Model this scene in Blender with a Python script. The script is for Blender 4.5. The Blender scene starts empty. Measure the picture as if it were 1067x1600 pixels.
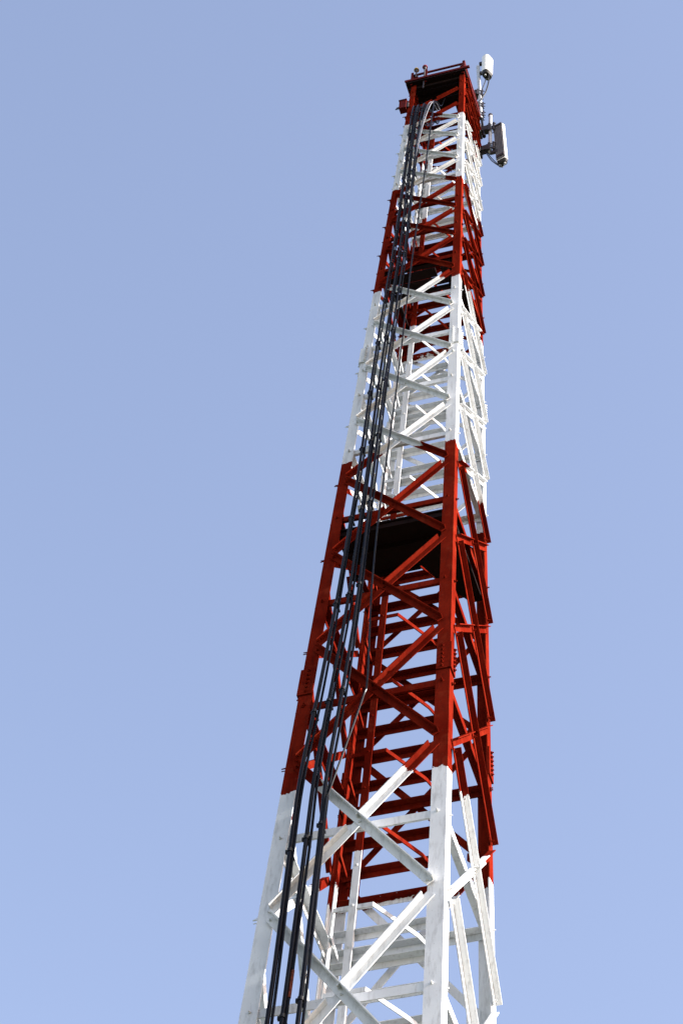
import bpy, math, random
from mathutils import Vector, Matrix
random.seed(7)
SC = bpy.context.scene
COL = SC.collection

# ------------------------------------------------------------------ camera
cam_d = bpy.data.cameras.new("camera"); cam = bpy.data.objects.new("camera", cam_d); COL.objects.link(cam)
cam_d.sensor_fit = 'VERTICAL'; cam_d.sensor_height = 24.0; cam_d.sensor_width = 16.0
cam_d.lens = 24.0 * 4229.5 / 1600.0
cam_d.clip_start = 0.1; cam_d.clip_end = 4000
_r = Vector((0.953991, 0.29218646, 0.06729228)); _u = Vector((0.19762191, -0.78152103, 0.59175203)); _f = Vector((-0.22549226, 0.55122768, 0.80330647))
_u = _r.cross(_f); _u.normalize()
M = Matrix(((_r.x, _u.x, -_f.x, 4.3931), (_r.y, _u.y, -_f.y, -12.2741), (_r.z, _u.z, -_f.z, 0.0), (0, 0, 0, 1)))
cam.matrix_world = M
SC.camera = cam

# ------------------------------------------------------------------ sun, sky, exposure
SUN = Vector((0.92, -0.012, 0.46)).normalized()
el = math.asin(SUN.z); az = math.atan2(SUN.x, SUN.y)
w = bpy.data.worlds.new("World"); SC.world = w; w.use_nodes = True
nt = w.node_tree; bg = nt.nodes['Background']
sky = nt.nodes.new('ShaderNodeTexSky'); sky.sky_type = 'NISHITA'; sky.sun_disc = False
sky.sun_elevation = el; sky.sun_rotation = az
sky.air_density = 1.0; sky.dust_density = 1.0; sky.ozone_density = 1.0; sky.altitude = 0
wb = nt.nodes.new('ShaderNodeMix'); wb.data_type = 'RGBA'; wb.blend_type = 'MULTIPLY'; wb.inputs[0].default_value = 1.0
wb.inputs[7].default_value = (1.27, 1.03, 0.955, 1)                  # the photograph's white balance, the same over the whole sky
nt.links.new(sky.outputs[0], wb.inputs[6]); nt.links.new(wb.outputs[2], bg.inputs[0]); bg.inputs[1].default_value = 0.15
sl = bpy.data.lights.new("sun", 'SUN'); sl.energy = 4.9; sl.angle = math.radians(0.53); sl.color = (1.0, 0.96, 0.91)
so = bpy.data.objects.new("sun", sl); COL.objects.link(so); so.location = (30, -5, 30)
so.rotation_euler = (-SUN).to_track_quat('-Z', 'Y').to_euler()
SC.view_settings.view_transform = 'Standard'; SC.view_settings.look = 'None'
SC.view_settings.gamma = 1.0; SC.view_settings.use_curve_mapping = False; SC.view_settings.exposure = 1.42

# ------------------------------------------------------------------ materials
BANDS = [8.3, 13.803, 17.873, 20.576, 22.49, 23.85]      # paint lines: red below 8.3, then white, red, white...

def new_mat(name):
    m = bpy.data.materials.new(name); m.use_nodes = True
    t = m.node_tree; return m, t, t.nodes['Principled BSDF']

def N(t, typ, **kw):
    n = t.nodes.new(typ)
    for k, v in kw.items(): setattr(n, k, v)
    return n

def math_node(t, op, a, b):
    n = N(t, 'ShaderNodeMath', operation=op)
    for i, v in enumerate((a, b)):
        if isinstance(v, (int, float)): n.inputs[i].default_value = v
        else: t.links.new(v, n.inputs[i])
    return n.outputs[0]

def mixc(t, fac, a, b, blend='MIX'):
    n = N(t, 'ShaderNodeMix', data_type='RGBA', blend_type=blend)
    for s, v in ((0, fac), (6, a), (7, b)):
        if isinstance(v, tuple): n.inputs[s].default_value = (*v, 1)
        elif isinstance(v, (int, float)): n.inputs[s].default_value = v
        else: t.links.new(v, n.inputs[s])
    return n.outputs[2]

def noise(t, vec, scale, detail=4, rough=0.6):
    n = N(t, 'ShaderNodeTexNoise'); n.inputs['Scale'].default_value = scale
    n.inputs['Detail'].default_value = detail; n.inputs['Roughness'].default_value = rough
    if vec is not None: t.links.new(vec, n.inputs['Vector'])
    return n.outputs['Fac']

def ramp(t, fac, lo, hi):
    n = N(t, 'ShaderNodeMapRange'); n.inputs[1].default_value = lo; n.inputs[2].default_value = hi
    t.links.new(fac, n.inputs[0]); return n.outputs[0]

def tower_paint():
    m, t, b = new_mat('tower_paint')
    geo = N(t, 'ShaderNodeNewGeometry'); sep = N(t, 'ShaderNodeSeparateXYZ'); t.links.new(geo.outputs['Position'], sep.inputs[0])
    wob = noise(t, geo.outputs['Position'], 14, 3)
    wob2 = noise(t, geo.outputs['Position'], 55, 3)
    z = math_node(t, 'ADD', sep.outputs[2], math_node(t, 'MULTIPLY', math_node(t, 'SUBTRACT', wob, 0.5), 0.11))
    z = math_node(t, 'ADD', z, math_node(t, 'MULTIPLY', math_node(t, 'SUBTRACT', wob2, 0.5), 0.05))
    fac = None                                      # 1 = white
    for i, h in enumerate(BANDS):
        s = math_node(t, 'GREATER_THAN', z, h)
        if i % 2 == 0: fac = s if fac is None else math_node(t, 'ADD', fac, s)
        else: fac = math_node(t, 'SUBTRACT', fac, s)
    mp = N(t, 'ShaderNodeMapping'); mp.inputs['Scale'].default_value = (1, 1, 0.18); t.links.new(geo.outputs['Position'], mp.inputs[0])
    big = noise(t, geo.outputs['Position'], 2.2, 4)
    streak = noise(t, mp.outputs[0], 26, 5, 0.65)
    fine = noise(t, geo.outputs['Position'], 60, 4, 0.7)
    red = mixc(t, ramp(t, big, 0.35, 0.65), (0.098, 0.0056, 0.0026), (0.165, 0.0130, 0.0058))
    red = mixc(t, math_node(t, 'MULTIPLY', ramp(t, noise(t, geo.outputs['Position'], 5.5, 6, 0.7), 0.55, 0.75), 0.7), red, (0.205, 0.031, 0.014))
    red = mixc(t, ramp(t, streak, 0.50, 0.78), red, (0.060, 0.006, 0.004))
    wht = mixc(t, ramp(t, big, 0.35, 0.7), (0.65, 0.67, 0.68), (0.54, 0.56, 0.58))
    wht = mixc(t, math_node(t, 'MULTIPLY', ramp(t, streak, 0.51, 0.78), 0.8), wht, (0.30, 0.30, 0.30))
    c = mixc(t, fac, red, wht)
    c = mixc(t, math_node(t, 'MULTIPLY', ramp(t, fine, 0.63, 0.78), 0.7), c, (0.12, 0.07, 0.045))
    t.links.new(c, b.inputs['Base Color'])
    r = N(t, 'ShaderNodeMapRange'); r.inputs[3].default_value = 0.38; r.inputs[4].default_value = 0.62; t.links.new(streak, r.inputs[0])
    t.links.new(r.outputs[0], b.inputs['Roughness'])
    b.inputs['Specular IOR Level'].default_value = 0.0
    bp = N(t, 'ShaderNodeBump'); bp.inputs['Strength'].default_value = 0.12; bp.inputs['Distance'].default_value = 0.004
    t.links.new(fine, bp.inputs['Height']); t.links.new(bp.outputs[0], b.inputs['Normal'])
    return m

def plain(name, col, rough=0.5, metal=0.0, var=0.25, scale=18, spec=0.5, dark=None):
    m, t, b = new_mat(name)
    geo = N(t, 'ShaderNodeNewGeometry')
    n = noise(t, geo.outputs['Position'], scale, 5, 0.65)
    d = dark if dark else tuple(c * (1 - var) for c in col)
    c = mixc(t, ramp(t, n, 0.4, 0.7), col, d)
    t.links.new(c, b.inputs['Base Color']); b.inputs['Roughness'].default_value = rough
    b.inputs['Metallic'].default_value = metal; b.inputs['Specular IOR Level'].default_value = spec
    bp = N(t, 'ShaderNodeBump'); bp.inputs['Strength'].default_value = 0.08; bp.inputs['Distance'].default_value = 0.003
    t.links.new(n, bp.inputs['Height']); t.links.new(bp.outputs[0], b.inputs['Normal'])
    return m

PAINT = tower_paint()
RED = plain('red_paint', (0.10, 0.008, 0.006), 0.55, spec=0.04, dark=(0.05, 0.006, 0.005))
DECK = plain('shade_darkened_deck', (0.012, 0.004, 0.0035), 0.8, spec=0.1, dark=(0.007, 0.004, 0.0035))  # deck and joists: the deep shade of their undersides is put into the colour
BLACK = plain('black_cable_jacket', (0.003, 0.0035, 0.006), 0.20, spec=0.09, dark=(0.006, 0.006, 0.006), scale=9)
RUBBER = plain('black_rubber', (0.006, 0.006, 0.007), 0.5, spec=0.15)
STEEL = plain('galvanised_steel', (0.50, 0.52, 0.54), 0.5, metal=0.25, var=0.3)
DARKSTEEL = plain('dark_bracket_steel', (0.030, 0.022, 0.022), 0.5, metal=0.2)
RADOME = plain('white_radome', (0.80, 0.80, 0.76), 0.4, var=0.12, scale=6)
ALU = plain('grey_back_sheet', (0.13, 0.125, 0.13), 0.6, metal=0.0)
CAPM = plain('dark_end_cap', (0.022, 0.020, 0.014), 0.5, spec=0.2)
GREYC = plain('grey_cable_jacket', (0.16, 0.17, 0.20), 0.4)
RUST = plain('rust_orange_smear', (0.16, 0.035, 0.015), 0.6, spec=0.1, scale=40, dark=(0.012, 0.006, 0.005))
GROUND = plain('dry_grass_ground', (0.055, 0.068, 0.032), 0.95, var=0.45, scale=0.8)
CONC = plain('concrete', (0.36, 0.35, 0.33), 0.9, var=0.3, scale=5)
AMBER, _t, _b = new_mat('amber_lens')
_n = noise(_t, N(_t, 'ShaderNodeNewGeometry').outputs['Position'], 40)
_t.links.new(mixc(_t, _n, (0.45, 0.27, 0.02), (0.30, 0.20, 0.02)), _b.inputs['Base Color'])
_b.inputs['Roughness'].default_value = 0.15; _b.inputs['Transmission Weight'].default_value = 0.25
REDLENS = plain('red_lens', (0.30, 0.03, 0.03), 0.15)

# ------------------------------------------------------------------ mesh helpers
WLOC = {}
def link(o, parent=None, loc=Vector((0, 0, 0))):
    COL.objects.link(o); loc = Vector(loc)
    if parent is not None:
        o.parent = parent; o.location = loc - WLOC[parent.name]
    else: o.location = loc
    WLOC[o.name] = loc
    return o

def mesh(name, V, F, mat, parent=None, smooth=False):
    c = Vector((0, 0, 0))
    for v in V: c += v
    c /= len(V)
    me = bpy.data.meshes.new(name); me.from_pydata([tuple(v - c) for v in V], [], F); me.materials.append(mat)
    if smooth:
        for p in me.polygons: p.use_smooth = True
        me.set_sharp_from_angle(angle=math.radians(38))
    me.update()
    return link(bpy.data.objects.new(name, me), parent, c)

def empty(name, loc, parent=None):
    return link(bpy.data.objects.new(name, None), parent, loc)

def tag(o, label=None, cat=None, group=None, kind=None):
    if label: o['label'] = label
    if cat: o['category'] = cat
    if group: o['group'] = group
    if kind: o['kind'] = kind
    return o

class MB:
    def __init__(s): s.V = []; s.F = []
    def prism(s, polyA, polyB, cap=True):
        n = len(polyA); b = len(s.V)
        s.V += [Vector(p) for p in polyA] + [Vector(p) for p in polyB]
        for i in range(n): j = (i + 1) % n; s.F.append((b + i, b + j, b + n + j, b + n + i))
        if cap: s.F.append(tuple(b + i for i in reversed(range(n)))); s.F.append(tuple(b + n + i for i in range(n)))
        return s
    def box(s, c, X, Y, Z):                      # half-extent vectors
        c = Vector(c); X = Vector(X); Y = Vector(Y); Z = Vector(Z)
        q = [c - X - Y, c + X - Y, c + X + Y, c - X + Y]
        return s.prism([p - Z for p in q], [p + Z for p in q])
    def angle(s, A, B, n1, n2, fA, fB, tA, tB=None, lip=1.0):
        tB = tB or tA
        sec = lambda P, f, t: [P, P + n1 * f, P + n1 * f + n2 * t, P + n1 * t + n2 * t, P + n1 * t + n2 * f * lip, P + n2 * f * lip]
        # cap an L section as two quads so it stays planar and convex
        b = len(s.V); s.prism(sec(A, fA, tA), sec(B, fB, tB), cap=False)
        s.F += [(b + 3, b + 2, b + 1, b), (b + 5, b + 4, b + 3, b), (b + 6, b + 7, b + 8, b + 9), (b + 6, b + 9, b + 10, b + 11)]
        return s
    def cyl(s, A, B, r, r2=None, n=10, cap=True):
        A = Vector(A); B = Vector(B); d = (B - A).normalized(); e = d.orthogonal().normalized(); g = d.cross(e); r2 = r if r2 is None else r2
        ring = lambda P, q: [P + (e * math.cos(2 * math.pi * i / n) + g * math.sin(2 * math.pi * i / n)) * q for i in range(n)]
        return s.prism(ring(A, r), ring(B, r2), cap)
    def tube(s, pts, r, n=8, flat=None):
        pts = [Vector(p) for p in pts]; b = len(s.V); e = None
        for i, P in enumerate(pts):
            d = (pts[min(i + 1, len(pts) - 1)] - pts[max(i - 1, 0)]).normalized()
            e = d.orthogonal() if e is None else e - d * e.dot(d)
            e.normalize(); g = d.cross(e); rr = r(P.z) if callable(r) else r
            for k in range(n):
                a = 2 * math.pi * k / n; s.V.append(P + (e * math.cos(a) + g * math.sin(a)) * rr)
        for i in range(len(pts) - 1):
            for k in range(n):
                j = (k + 1) % n; s.F.append((b + i * n + k, b + i * n + j, b + (i + 1) * n + j, b + (i + 1) * n + k))
        s.F.append(tuple(b + k for k in reversed(range(n)))); e0 = b + (len(pts) - 1) * n; s.F.append(tuple(e0 + k for k in range(n)))
        return s
    def dome(s, c, axis, r, n=12, m=5, squash=1.0):
        c = Vector(c); d = Vector(axis).normalized(); e = d.orthogonal().normalized(); g = d.cross(e); b = len(s.V)
        for i in range(m):
            a = (math.pi / 2) * i / m
            for k in range(n):
                t = 2 * math.pi * k / n
                s.V.append(c + d * math.sin(a) * r * squash + (e * math.cos(t) + g * math.sin(t)) * math.cos(a) * r)
        s.V.append(c + d * r * squash)
        for i in range(m - 1):
            for k in range(n): j = (k + 1) % n; s.F.append((b + i * n + k, b + i * n + j, b + (i + 1) * n + j, b + (i + 1) * n + k))
        for k in range(n): s.F.append((b + (m - 1) * n + k, b + (m - 1) * n + (k + 1) % n, b + m * n))
        s.F.append(tuple(b + k for k in reversed(range(n))))
        return s
    def bolt(s, P, axis, r=0.011, h=0.012, shank=0.012):
        axis = Vector(axis).normalized(); P = Vector(P)
        s.cyl(P, P + axis * h, r, n=6)
        if shank: s.cyl(P + axis * h, P + axis * (h + shank), r * 0.5, n=6)
        return s
    def build(s, name, mat, parent=None, smooth=False): return mesh(name, s.V, s.F, mat, parent, smooth)

def spline(pts, k=6):
    pts = [Vector(p) for p in pts]; out = []
    for i in range(len(pts) - 1):
        p0 = pts[max(i - 1, 0)]; p1 = pts[i]; p2 = pts[i + 1]; p3 = pts[min(i + 2, len(pts) - 1)]
        for j in range(k):
            t = j / k
            out.append(0.5 * ((2 * p1) + (p2 - p0) * t + (2 * p0 - 5 * p1 + 4 * p2 - p3) * t * t + (3 * p1 - p0 - 3 * p2 + p3) * t ** 3))
    return out + [pts[-1]]

# ------------------------------------------------------------------ ground
GZ = -1.6
ground = MB().prism([(-900, -900, GZ - 1), (900, -900, GZ - 1), (900, 900, GZ - 1), (-900, 900, GZ - 1)],
                    [(-900, -900, GZ), (900, -900, GZ), (900, 900, GZ), (-900, 900, GZ)]).build('ground', GROUND); tag(ground, kind='structure')

# ------------------------------------------------------------------ tower
TAPER = 0.02923
def hw(z): return 1.0 - TAPER * z
def pos(u, v, z, k=1.0): return Vector((u * hw(z) * k, v * hw(z) * k, z))
def dleg(sx, sy): return Vector((-TAPER * sx, -TAPER * sy, 1)).normalized()
LF = 0.182                                        # leg flange / half width
tower = tag(empty('lattice_tower', (0, 0, GZ)), 'tall square steel lattice tower painted in red and white bands', 'tower')
NODES = [-0.9, 1.9, 4.45, 6.8, 8.93, 10.85, 12.572, 14.093, 15.414, 16.568, 17.596, 18.461, 19.29, 20.027, 20.687, 21.305, 21.837, 22.362, 22.838, 23.301, 23.693, 24.08, 24.42, 24.70]
MIDS = [(a + b) / 2 for a, b in zip(NODES, NODES[1:])]
SPLICES = [4.9, 9.9, 14.87, 19.40]
TOPZ = 24.93
corners = [(1, -1), (1, 1), (-1, 1), (-1, -1)]
X, Y, Z = Vector((1, 0, 0)), Vector((0, 1, 0)), Vector((0, 0, 1))
for sx, sy in corners:
    n1 = Vector((-sx, 0, 0)); n2 = Vector((0, -sy, 0))
    m = MB(); m.angle(pos(sx, sy, GZ + 0.05), pos(sx, sy, TOPZ), n1, n2, LF * hw(GZ), LF * hw(TOPZ), 0.015, 0.008)
    leg = m.build('leg', PAINT, tower)
    b = MB()
    for zs in SPLICES:                            # splice covers: outer angle over the joint
        L = 0.52 * hw(zs); z1 = zs + L
        o = 0.013
        p = lambda z: pos(sx, sy, z) - (n1 + n2) * o
        sp = MB().angle(p(zs), p(z1), n1, n2, LF * hw(zs) * 0.97 + o, LF * hw(z1) * 0.97 + o, 0.012)
        sp.build('splice_plate', PAINT, leg)
        for i in range(6):
            z = zs + (i + 0.6) * L / 6.2
            for q, nn in ((n1, -n2), (n2, -n1)):
                b.bolt(pos(sx, sy, z) + q * LF * hw(z) * 0.52 + nn * o, nn, 0.0125, 0.012, 0.010)
        for q, nn in ((n1, -n2), (n2, -n1)):
            b.bolt(pos(sx, sy, zs - 0.13) + q * LF * hw(zs) * 0.5, nn, 0.0125, 0.012, 0.012)
    for z in MIDS:
        for q, nn in ((n1, -n2), (n2, -n1)):
            b.bolt(pos(sx, sy, z) + q * LF * hw(z) * 0.55, nn, 0.011, 0.011, 0.014)
    for z in (NODES[1:] if (sx, sy) == (-1, -1) else []):                           # long step bolts just above every node, on the side faces
        b.bolt(pos(sx, sy, z + 0.01) + n2 * LF * hw(z) * 0.42, -n1, 0.008, 0.010, 0.036)
    b.build('bolt', PAINT, leg)['kind'] = 'stuff'

def face(i):
    a = corners[i - 1]; b = corners[i]            # seen from outside: a on the left, b on the right
    return a, b
FACES = [((-1, -1), (1, -1)), ((1, -1), (1, 1)), ((1, 1), (-1, 1)), ((-1, 1), (-1, -1))]
for (a, c) in FACES:
    T = Vector((c[0] - a[0], c[1] - a[1], 0)).normalized()
    up = (dleg(*a) + dleg(*c)).normalized(); Nn = T.cross(up).normalized()
    def fp(s, z):                                 # s -1..1 across the face, on its outer surface
        P = pos(*a, z).lerp(pos(*c, z), (s + 1) / 2); return P
    for k in range(len(NODES) - 1):
        z0, z1 = NODES[k], NODES[k + 1]; zm = (z0 + z1) / 2
        f = 0.098 * hw(zm); LIP = 0.88 ; t = max(0.006, 0.013 * hw(zm)); inset = 1 - LF * 0.78; dl = 0.075 * hw(zm)
        top_bays = Nn.y < -0.9 and z0 > 24.0
        # outer diagonal: upper left to lower right, lip on its upper edge turned outwards
        A = fp(-inset, z1 - dl * 0.6); B = fp(inset, z0 + dl)
        d = (B - A).normalized(); e = Nn.cross(d); e = e if e.z > 0 else -e
        o = t + 0.003
        m = MB(); m.angle(A + Nn * o + e * f * 0.5, B + Nn * o + e * f * 0.5, -e, Nn, f, f, t, lip=LIP)
        for q in (A + d * 0.05 * hw(zm), B - d * 0.05 * hw(zm), (A + B) / 2):
            m.bolt(q + Nn * (o + t) - e * f * 0.12, Nn, 0.010, 0.010, 0.010)
        if not top_bays: m.build('diagonal_brace', PAINT, tower)
        # inner diagonal: lower left to upper right, its lip coped away where the outer one crosses
        A2 = fp(-inset, z0 + dl * 0.6); B2 = fp(inset, z1 - dl)
        d2 = (B2 - A2).normalized(); e2 = Nn.cross(d2); e2 = e2 if e2.z > 0 else -e2
        o2 = 0.0015; h = e2 * f * 0.5
        m = MB()
        A3, B3 = A2 + Nn * o2 + h, B2 + Nn * o2 + h
        L = (B3 - A3).length; ca = abs(d.dot(d2)); sn = math.sqrt(max(1e-4, 1 - ca * ca)); gap = (f * 0.62) / sn + f * 0.25
        m.prism([A3, A3 - e2 * f, A3 - e2 * f + Nn * t, A3 + Nn * t], [B3, B3 - e2 * f, B3 - e2 * f + Nn * t, B3 + Nn * t])
        # lip pieces (butted on the flat flange)
        s0 = f * 1.15 / sn; mid = L / 2 
        for (p0, p1) in ((s0 * 0.35, mid - gap), (mid + gap, L - s0 * 0.55)):
            P, Q = A3 + d2 * p0 + Nn * t, A3 + d2 * p1 + Nn * t
            m.prism([P, P - e2 * t, P - e2 * t + Nn * (f * LIP - t), P + Nn * (f * LIP - t)], [Q, Q - e2 * t, Q - e2 * t + Nn * (f * LIP - t), Q + Nn * (f * LIP - t)])
        if not (top_bays and z0 > 24.3): m.build('diagonal_brace', PAINT, tower)
        if top_bays: continue
        # strut at mid bay, behind the leg flanges
        ins = 0.99 - 0.03
        P, Q = fp(-ins, zm) - Nn * 0.018, fp(ins, zm) - Nn * 0.018
        g = 0.115 * hw(zm)
        MB().angle(P + Z * g * 0.5, Q + Z * g * 0.5, -Z, -Nn, g, g, t).build('horizontal_strut', PAINT, tower)

# gusset plates inside the legs at every node of the two back legs and front-left leg
for sx, sy in ((-1, 1), (1, 1)):
    for z in NODES[5:-1]:
        s = 0.20 * hw(z); P = pos(sx, sy, z) + Vector((-sx * LF * hw(z) * 0.9, -sy * 0.024, 0)); iy = Vector((0, 0.004, 0)); ix = Vector((-sx, 0, 0))
        q = [P + Z * s * 0.7, P + ix * s * 0.75 + Z * s * 0.55, P + ix * s * 0.75 - Z * s * 0.05, P + ix * s * 0.2 - Z * s * 0.65, P - Z * s * 0.65]
        MB().prism([p - iy for p in q], [p + iy for p in q]).build('gusset_plate', PAINT, tower)

# ------------------------------------------------------------------ ladder with cage, inside the back face
ladder = empty('ladder', (0, 0.6, GZ), tower)
for u in (-0.64, 0.30):
    A, B = pos(u, 0.90, GZ + 0.1), pos(u, 0.90, 24.6)
    MB().angle(A, B, X if u > 0 else -X, -Y, 0.05, 0.035, 0.006).build('stile', PAINT, ladder)
z = GZ + 0.4
while z < 24.4:
    near = min(abs(z - q) for q in MIDS)
    if near > 0.06:
        A, B = pos(-0.90, 0.93, z), pos(0.305, 0.93, z); g = 0.062 * (0.55 + 0.45 * hw(z) / 0.6)
        A.y += 0.006; B.y += 0.006
        MB().angle(A + Z * g / 2, B + Z * g / 2, -Z, -Y, g, g, 0.006).build('rung', PAINT, ladder)
    z += 0.30 if z < 17.6 else 0.205
def hoop_pts(z): return [pos(u, v, z) for u, v in ((-0.80, 0.86), (-0.76, 0.42), (-0.62, 0.10), (-0.16, 0.10), (0.13, 0.58), (0.20, 0.70), (0.26, 0.88))]
def flat_bar(pts, h, t, m):                       # upright flat bar along a polyline
    n = len(pts); off = []
    for i, P in enumerate(pts):
        d = (pts[min(i + 1, n - 1)] - pts[max(i - 1, 0)]); d.z = 0; d.normalize(); off.append(Vector((d.y, -d.x, 0)))
    for i in range(n - 1):
        P, Q = pts[i], pts[i + 1]
        m.prism([P - Z * h - off[i] * t, P - Z * h + off[i] * t, P + Z * h + off[i] * t, P + Z * h - off[i] * t],
                [Q - Z * h - off[i + 1] * t, Q - Z * h + off[i + 1] * t, Q + Z * h + off[i + 1] * t, Q + Z * h - off[i + 1] * t], cap=(i == 0 or i == n - 2))
    return m
hz = 3.0
while hz < 24.3:
    flat_bar(hoop_pts(hz), 0.012 + 0.013 * min(1.0, hw(hz)), 0.004, MB()).build('cage_hoop', PAINT, ladder)
    hz += 0.79 if hz < 17 else 0.52
# shift so that a hoop stands at 13.36: 3.0 + 13*0.79 = 13.27
for (u, v) in ((-0.385, 0.075), (-0.80, 0.55)):
    m = MB()
    A, B = pos(u, v, 2.6), pos(u, v, 24.2)
    wx, wy = (X, Y) if abs(v) < 0.2 else (Y, X)
    hA, hB = 0.032, 0.022
    m.prism([A - wx * hA - wy * 0.004, A + wx * hA - wy * 0.004, A + wx * hA + wy * 0.004, A - wx * hA + wy * 0.004],
            [B - wx * hB - wy * 0.004, B + wx * hB - wy * 0.004, B + wx * hB + wy * 0.004, B - wx * hB + wy * 0.004])
    if v < 0.2:
        zz = 10.9
        while zz < 24.2: m.bolt(pos(u, v, zz) - Y * 0.004, -Y, 0.011, 0.008, 0.008); zz += 0.395
    m.build('cage_strap', PAINT, ladder)

# ------------------------------------------------------------------ rest platforms
def slab(name, uv, z, th, mat, parent):
    return MB().prism([pos(u, v, z) for u, v in uv], [pos(u, v, z) + Z * th for u, v in uv]).build(name, mat, parent)
def platform(z, planks, joists):
    pf = empty('rest_platform', (0, 0, z), tower)
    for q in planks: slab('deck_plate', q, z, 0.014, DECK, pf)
    for (a, c) in joists:
        A, B = pos(*a, z) - Z * 0.004, pos(*c, z) - Z * 0.004
        d = (B - A).normalized(); n = Vector((-d.y, d.x, 0))
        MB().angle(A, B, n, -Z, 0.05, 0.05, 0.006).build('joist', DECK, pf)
    return pf
E_ = 0.93
platform(16.95, [[(-E_, -E_), (-0.301, -E_), (-0.301, 0.0), (-E_, 0.0)], [(-0.30, -E_), (0.345, -E_), (0.345, 0.35), (0.19, 0.03), (-0.30, 0.0)], [(0.347, -E_), (E_, -E_), (E_, E_), (0.75, E_), (0.347, 0.37)]],
         [((-E_, -0.02), (0.17, -0.02)), ((-E_, -0.9), (E_, -0.9)), ((-E_, -0.5), (E_, -0.5))])
platform(21.02, [[(-E_, -E_), (E_, -E_), (E_, -0.72), (-E_, -0.72)], [(-E_, -0.68), (0.3, -0.68), (0.3, -0.45), (-E_, -0.45)], [(-E_, -0.42), (E_, -0.42), (E_, -0.22), (-E_, -0.22)], [(0.42, -0.66), (E_, -0.66), (E_, -0.46), (0.42, -0.46)], [(0.5, -0.2), (E_, -0.2), (E_, E_), (0.5, E_)], [(-E_, -0.19), (-0.75, -0.19), (-0.75, E_), (-E_, E_)]],
         [((-E_, -0.2), (E_, -0.2)), ((-E_, -0.9), (E_, -0.9))])

# ------------------------------------------------------------------ top platform
tp = empty('top_platform', (0, 0, 24.72), tower)
zt = 24.72; a1 = 1.16
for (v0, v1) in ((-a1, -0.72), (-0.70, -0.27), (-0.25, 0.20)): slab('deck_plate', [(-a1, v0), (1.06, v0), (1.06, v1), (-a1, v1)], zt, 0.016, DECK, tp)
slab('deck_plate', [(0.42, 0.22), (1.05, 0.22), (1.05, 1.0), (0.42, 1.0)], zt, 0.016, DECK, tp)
def beam(name, A, B, n1, n2, f, parent=tp, t=0.006, mat=RED): return MB().angle(A, B, n1, n2, f, f, t).build(name, mat, parent)
zb = 24.775; k = 1.20
beam('edge_beam', pos(-1.23, -k, zb), pos(1.23, -k, zb), -Z, Y, 0.034); beam('edge_beam', pos(1.09, -1.13, zb), pos(1.09, 0.98, zb), -Z, -X, 0.04)
beam('edge_beam', pos(-k, -1.13, zb), pos(-k, 1.2, zb), -Z, X, 0.05); beam('edge_beam', pos(-1.2, 1.02, zb), pos(1.06, 1.02, zb), -Z, -Y, 0.04)
zr = 24.955
for (p, q, n) in (((-1.03, -1.06), (1.03, -1.06), Y), ((1.04, -1.0), (1.04, 1.0), -X), ((-1.04, -1.0), (-1.04, 1.0), X), ((-1.03, 1.06), (1.03, 1.06), -Y)):
    beam('hand_rail', pos(*p, zr), pos(*q, zr), -Z, n, 0.024)
for (u, v) in ((-1.03, -1.09), (1.01, -1.09), (1.01, 1.09), (-1.03, 1.09), (-0.50, -1.09)):
    A = pos(u, v, 24.70); B = Vector((A.x, A.y, 24.965))
    beam('rail_post', A, B, X if u < 0 else -X, Y if v < 0 else -Y, 0.026)
for v in (-0.95, -0.5, 0.0): beam('joist', pos(-1.1, v, zt - 0.004), pos(1.1, v, zt - 0.004), Y, -Z, 0.045, mat=DECK)
for u in (0.55, 1.02): beam('joist', pos(u, 0.05, zt - 0.055), pos(u, 1.1, zt - 0.055), -X, -Z, 0.05)

# junction box at the top of the left front leg
jb = tag(empty('junction_box', pos(-1, -1, 24.30)), 'small dark red box with bolts on the left front leg below the top platform', 'box')
c = pos(-1.17, -1.0, 24.28)
MB().box(c, X * 0.035, Y * 0.035, Z * 0.075).build('housing', RED, jb)
m = MB()
for i in range(4): m.cyl(c + Vector((-0.034, -0.02 + 0.012 * i, -0.06 + 0.035 * i)), c + Vector((-0.075, -0.02 + 0.012 * i, -0.06 + 0.035 * i)), 0.005, n=6)
m.build('bolt', DARKSTEEL, jb)
MB().box(c + Z * 0.082, X * 0.042, Y * 0.042, Z * 0.006).build('lid', RED, jb)
MB().box(c + X * 0.045 , X * 0.012, Y * 0.02, Z * 0.05).build('bracket', DARKSTEEL, jb)

# ------------------------------------------------------------------ obstruction lights on the front rail
def lamp(u, z0, lens, label, h):
    P = pos(u, -1.12, z0)
    t = tag(empty('obstruction_light', P), label, 'light', 'lamps on the top front rail')
    m = MB(); m.cyl(P - Z * h, P, 0.008, n=8); m.build('stem', DARKSTEEL, t, True)
    m = MB(); m.cyl(P, P + Z * 0.030, 0.012, 0.017, n=14); m.build('base', DARKSTEEL, t, True)
    MB().dome(P + Z * 0.034, Z, 0.028, 14, 6, 1.4).dome(P + Z * 0.0335, -Z, 0.028, 14, 4, 0.22).build('lens', lens, t, True)
    MB().cyl(P + Z * 0.074, P + Z * 0.082, 0.008, 0.005, n=8).build('finial', DARKSTEEL, t, True)
lamp(-0.86, 24.965, AMBER, 'amber domed lamp, left of the two on the top rail', 0.12)
lamp(-0.53, 24.985, REDLENS, 'dark lamp on a long thin stem, right of the two on the top rail', 0.42)

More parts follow.
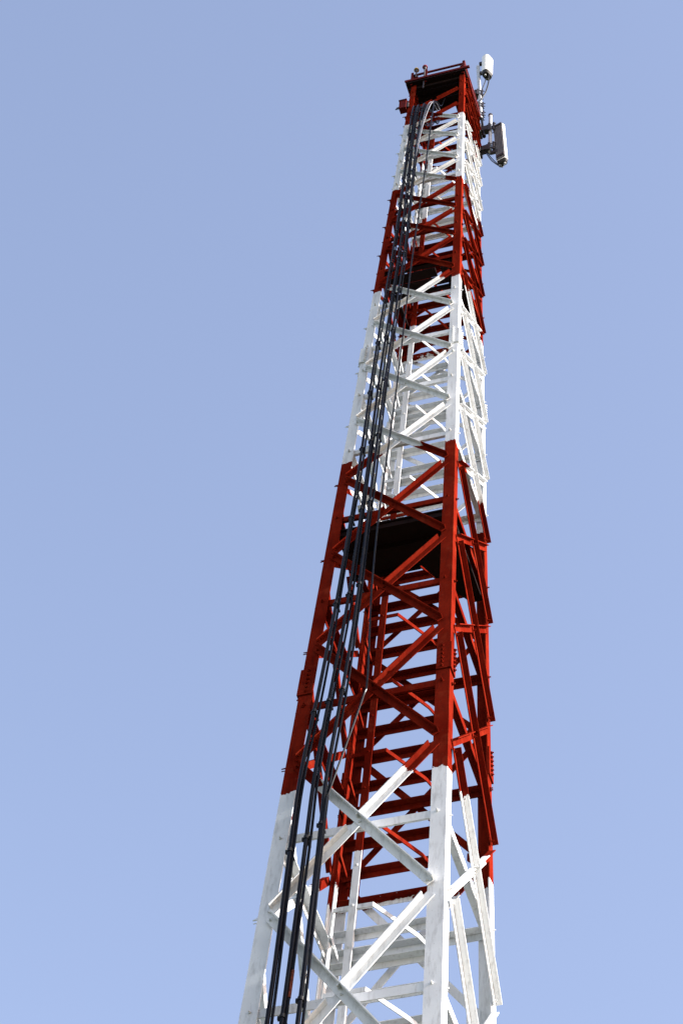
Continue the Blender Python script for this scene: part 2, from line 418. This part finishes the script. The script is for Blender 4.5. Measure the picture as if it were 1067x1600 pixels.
# ------------------------------------------------------------------ feeder cables up the front face
RUN_A = [(-0.423, -0.764, 11.485), (-0.426, -0.718, 13.069), (-0.421, -0.695, 13.854), (-0.376, -0.671, 14.684), (-0.331, -0.642, 15.658), (-0.299, -0.611, 16.719), (-0.28, -0.588, 17.511), (-0.268, -0.546, 18.956), (-0.240, -0.506, 20.32), (-0.215, -0.479, 21.243), (-0.204, -0.447, 22.354), (-0.2, -0.426, 23.075), (-0.2, -0.41, 23.621), (-0.195, -0.392, 23.98), (-0.195, -0.34, 24.12), (-0.195, -0.18, 24.28), (-0.195, 0.0, 24.36), (-0.195, 0.1, 24.70)]
RUN_B = [(-0.326, -0.765, 11.464), (-0.321, -0.719, 13.043), (-0.319, -0.696, 13.826), (-0.283, -0.672, 14.657), (-0.239, -0.643, 15.629), (-0.219, -0.612, 16.692), (-0.208, -0.589, 17.485), (-0.200, -0.547, 18.929), (-0.173, -0.507, 20.292), (-0.155, -0.48, 21.215), (-0.157, -0.447, 22.332), (-0.162, -0.426, 23.059), (-0.159, -0.41, 23.601), (-0.149, -0.392, 23.98), (-0.149, -0.34, 24.12), (-0.149, -0.18, 24.28), (-0.149, 0.0, 24.36), (-0.149, 0.1, 24.70)]
RUN_C = [(-0.22, -0.766, 11.442), (-0.226, -0.719, 13.019), (-0.23, -0.697, 13.802), (-0.195, -0.672, 14.632), (-0.163, -0.644, 15.605), (-0.155, -0.613, 16.67), (-0.154, -0.589, 17.466), (-0.145, -0.547, 18.909), (-0.120, -0.508, 20.266), (-0.107, -0.48, 21.196), (-0.112, -0.448, 22.311), (-0.112, -0.427, 23.033), (-0.105, -0.411, 23.573), (-0.09, -0.392, 23.98), (-0.09, -0.34, 24.12), (-0.09, -0.18, 24.28), (-0.09, 0.0, 24.36), (-0.09, 0.1, 24.70)]
RUN_D = [(-0.214, -0.735, 12.6), (-0.208, -0.715, 13.452), (-0.2, -0.702, 13.613), (-0.118, -0.688, 14.079), (-0.03, -0.672, 14.6), (-0.012, -0.668, 14.78), (-0.045, -0.645, 15.57), (-0.060, -0.631, 16.055), (-0.066, -0.606, 16.9), (-0.054, -0.585, 17.612), (-0.036, -0.549, 18.861), (-0.029, -0.502, 20.467), (-0.017, -0.475, 21.396), (-0.002, -0.453, 22.131), (0.01, -0.425, 23.105), (0.020, -0.402, 23.85), (0.024, -0.37, 24.08), (0.03, -0.2, 24.30), (0.03, -0.1, 24.70)]
def down(run): 
    p = Vector(run[0]); u = p.x / hw(p.z); out = []
    for z in (GZ + 0.02, 2.0, 5.0, 8.0, 10.0): out.append(Vector((u * hw(z), -(hw(z) + 0.10), z)))
    return out + [Vector(q) for q in run]
def clamp(P, parent, r):
    m = MB(); d = Vector((0, TAPER, 1)).normalized()
    m.cyl(P - d * 0.014 * (r / 0.0175), P + d * 0.014 * (r / 0.0175), r * 1.16, n=12)
    k = r / 0.0175
    m.box(P + Vector((-0.022 * k, 0.010, 0.0)), X * 0.012 * k, Y * 0.009 * k, Z * 0.015 * k)
    m.box(P + Vector((0.0, 0.045, 0.0)), X * 0.008 * k, Y * 0.040, Z * 0.010 * k)
    m.build('clamp', RUBBER, parent)
CLAMPZ = [z0 + fr * (z1 - z0) for z0, z1 in zip(NODES[4:-2], NODES[5:-1]) for fr in (0.33,)]
def xy_at(run, z):
    for p, q in zip(run, run[1:]):
        if p.z <= z <= q.z: return p.lerp(q, (z - p.z) / (q.z - p.z))
names = [('leftmost', RUN_A, 0.0), ('middle', RUN_B, 0.0), ('rightmost', RUN_C, 0.0)]
for side, run, _ in names:
    run = down(run)
    main = spline(run, 7)
    t = tag(MB().tube(main, lambda z: 0.0255 * max(0.40, min(0.64, hw(z))), 10).build('feeder_cable', BLACK, None, True), 'thick black feeder cable, %s of the three bundled runs on the tower front' % side, 'cable', 'black feeder cables up the front')
    wob = [p + Vector((hw(min(max(p.z, 10), 22)) * 0.036 + 0.004 * math.sin(p.z * 2.1 + len(side)), 0.014 + 0.005 * math.cos(p.z * 1.3), 0)) for p in run]
    tag(MB().tube(spline(wob, 7), lambda z: 0.0175 * max(0.40, min(0.64, hw(z))), 8).build('feeder_cable', BLACK, None, True), 'thinner black cable running close on the right of the %s thick feeder cable' % side, 'cable', 'black feeder cables up the front')
    if side == 'middle':
        seg = [p + Vector((0.004, -0.002, 0)) for p in spline(wob, 7) if 11.5 < p.z < 12.1]
        tag(MB().tube(seg, 0.0112, 8).build('worn_sheath', RUST, t, True), 'rust orange worn stretch low on the cable')
    dz = {'leftmost': 0.0, 'middle': 0.10, 'rightmost': 0.22}[side]
    for z in CLAMPZ:
        P = xy_at(main, z + dz * hw(z) * 1.6)
        if P: clamp(P, t, 0.028 * max(0.42, min(0.64, hw(z))))
tag(MB().tube(spline(RUN_D, 7), 0.0075, 8).build('feeder_cable', BLACK, None, True), 'single thin dark cable kinked sideways, separate right of the three thick runs', 'cable', 'black feeder cables up the front')
for i, dx in enumerate((0.0, 0.028)):
    pts = [(-0.115 + dx * .4, -0.43, 22.9), (-0.085 + dx * .5, -0.425, 23.45), (-0.05 + dx * .8, -0.41, 23.85), (-0.022 + dx, -0.39, 24.04), (-0.012 + dx, -0.30, 24.16), (-0.01 + dx, -0.16, 24.22)]
    tag(MB().tube(spline(pts, 7), 0.0050, 8).build('jumper_cable', GREYC, None, True), '%s pale grey thin cable crossing over at the tower top front' % ('left' if i == 0 else 'right'), 'cable', 'pale cables under the top platform')

# ------------------------------------------------------------------ antennas on the right
def rounded(w_, d_, r, n=3):                      # outline in (a,b): a across, b front(+)/back(-)
    out = []
    for cx, cy, a0 in ((w_ - r, d_ - r, 0), (-w_ + r, d_ - r, 90), (-w_ + r, -d_ + r, 180), (w_ - r, -d_ + r, 270)):
        for i in range(n + 1):
            a = math.radians(a0 + 90 * i / n); out.append((cx + r * math.cos(a), cy + r * math.sin(a)))
    return out
def panel(root, top, bot, nrm, W_, D_, back):
    top = Vector(top); bot = Vector(bot); ax = (top - bot).normalized()
    nrm = Vector(nrm); nrm = (nrm - ax * nrm.dot(ax)).normalized(); ac = nrm.cross(ax).normalized()
    loop = lambda P, s=1.0: [P + ac * a * s + nrm * b * s for a, b in rounded(W_, D_, D_ * 0.85)]
    m = MB(); m.prism(loop(bot), loop(top - ax * 0.012)); m.prism(loop(top - ax * 0.012), loop(top, 0.86)); m.build('radome', RADOME, root, True)
    MB().prism(loop(bot - ax * 0.055, 0.84), loop(bot - ax * 0.0005, 0.97)).build('end_cap', CAPM, root, True)
    if back:
        P = (top + bot) / 2 - nrm * (D_ + 0.004); H = (top - bot).length / 2
        MB().box(P, ac * W_ * 0.88, nrm * 0.003, ax * H * 0.97).build('back_sheet', ALU, root)
        m = MB()
        for i in range(5): m.box(P - nrm * 0.005 + ac * W_ * (-0.6 + 0.3 * i), ac * 0.003, nrm * 0.002, ax * H * 0.95)
        m.build('rib', ALU, root)
        m = MB(); m.box(top - nrm * (D_ + 0.012) - ax * 0.03, ac * W_ * 0.8, nrm * 0.006, ax * 0.014); m.box(bot - nrm * (D_ + 0.012) + ax * 0.06, ac * W_ * 0.8, nrm * 0.006, ax * 0.02)
        m.build('bracket', DARKSTEEL, root)
    for a in (-0.45, 0.45): MB().cyl(bot + ac * W_ * a - ax * 0.054, bot + ac * W_ * a - ax * 0.080, 0.011, n=8).build('connector', STEEL, root, True)
    return ax, ac, nrm
def pole_mount(label, A, B, r, arms, root_loc):
    t = tag(empty('antenna_mount', root_loc), label, 'mount')
    MB().cyl(A, B, r, n=14).build('pole', STEEL, t, True)
    for (P, Q, s) in arms:
        P = Vector(P); Q = Vector(Q); d = (Q - P).normalized(); n = d.cross(Z).normalized()
        m = MB(); m.box((P + Q) / 2, d * (P - Q).length / 2, n * s * 0.35, Z * s * 0.5); m.build('arm', DARKSTEEL, t)
        m = MB(); m.box(P, d * 0.014, n * 0.05, Z * s * 0.95); m.box(Q, d * 0.012, n * 0.036, Z * s * 0.8); m.box(Q + d * 0.045, d * 0.010, n * 0.034, Z * s * 0.8)
        for sz in (-1, 1):
            for sn in (-1, 1): m.cyl(Q + Z * sz * s * 0.5 + n * sn * 0.028 - d * 0.03, Q + Z * sz * s * 0.5 + n * sn * 0.028 + d * 0.07, 0.005, n=6)
        m.build('clamp', DARKSTEEL, t)
    return t
def jumper(pts, label, r=0.006): return tag(MB().tube(spline(pts, 8), r, 8).build('jumper_cable', RUBBER, None, True), label, 'cable')

# upper antenna, white box above the platform corner
hy = 0.27
a1_ = tag(empty('panel_antenna', (0.34, hy, 25.6)), 'white box antenna standing above the top right corner, front to the right', 'antenna', 'panel antennas on the right side')
panel(a1_, (0.338, 0.265, 26.05), (0.342, 0.265, 25.70), (0.91, -0.41, 0), 0.062, 0.044, False)
m = MB(); m.box((0.285, 0.272, 25.98), X * 0.035, Y * 0.016, Z * 0.02); m.box((0.292, 0.272, 25.76), X * 0.028, Y * 0.016, Z * 0.02); m.build('bracket', DARKSTEEL, a1_)
pole_mount('galvanised pole mount holding the upper white box antenna', Vector((0.236, hy, 25.93)), Vector((0.302, hy, 24.74)), 0.019,
           [((0.18, 0.24, 25.30), (0.245, hy, 25.30), 0.07), ((0.19, 0.24, 25.02), (0.262, hy, 25.02), 0.06), ((0.20, 0.24, 24.82), (0.272, hy, 24.82), 0.06)], (0.27, hy, 24.7))
m = MB(); m.box((0.234, hy, 25.84), X * 0.028, Y * 0.03, Z * 0.02); 
jumper([(0.362, 0.25, 25.64), (0.372, 0.25, 25.52), (0.345, 0.25, 25.28), (0.295, 0.255, 25.12), (0.262, 0.262, 25.02), (0.25, 0.262, 24.85)], 'black cable looping from the upper white antenna back to its pole', 0.0075)
jumper([(0.327, 0.275, 25.635), (0.322, 0.275, 25.55), (0.295, 0.27, 25.38), (0.285, 0.262, 25.25)], 'short dark cable between the upper antenna base and its pole', 0.005)
rod = tag(empty('whip_rod', (0.305, hy, 24.75)), 'black rod with a rounded end hanging below the upper antenna pole', 'rod')
MB().cyl((0.306, hy, 24.76), (0.342, hy, 24.36), 0.012, n=10).build('shaft', RUBBER, rod, True)
MB().cyl((0.342, hy, 24.37), (0.3445, hy, 24.335), 0.019, n=10).build('tip', RUBBER, rod, True)

# lower antenna, long grey-backed panel
hy2 = 0.287
a2_ = tag(empty('panel_antenna', (0.55, hy2, 23.8)), 'long panel antenna with grey ribbed back beside the top white band', 'antenna', 'panel antennas on the right side')
panel(a2_, (0.488, hy2 + 0.02, 24.54), (0.536, hy2 + 0.02, 23.80), (0.25, 0.97, 0.0), 0.056, 0.030, True)
pole_mount('short galvanised pole on two dark arms holding the long lower panel antenna', Vector((0.396, hy2, 24.78)), Vector((0.408, hy2, 24.02)), 0.018,
           [((0.295, 0.287, 24.50), (0.397, hy2, 24.50), 0.085), ((0.305, 0.29, 24.09), (0.404, hy2, 24.09), 0.085)], (0.4, hy2, 24.0))
m = MB(); m.cyl((0.396, hy2, 24.779), (0.3955, hy2, 24.80), 0.024, n=14)
m.box((0.45, hy2, 24.53), X * 0.045, Y * 0.012, Z * 0.016); m.box((0.468, hy2, 23.99), X * 0.055, Y * 0.014, Z * 0.02)
m.build('bracket', DARKSTEEL, a2_)
jumper([(0.520, 0.30, 23.73), (0.520, 0.29, 23.66), (0.50, 0.28, 23.70), (0.43, 0.275, 23.86), (0.36, 0.27, 24.04), (0.30, 0.27, 24.08)], 'thin grey cable drooping from the lower antenna end to the tower, outer of two', 0.005)
jumper([(0.555, 0.29, 23.73), (0.556, 0.275, 23.63), (0.53, 0.265, 23.62), (0.44, 0.265, 23.78), (0.37, 0.262, 23.97), (0.30, 0.262, 24.04)], 'thin grey cable looping below the lower antenna end, lower of two', 0.005)
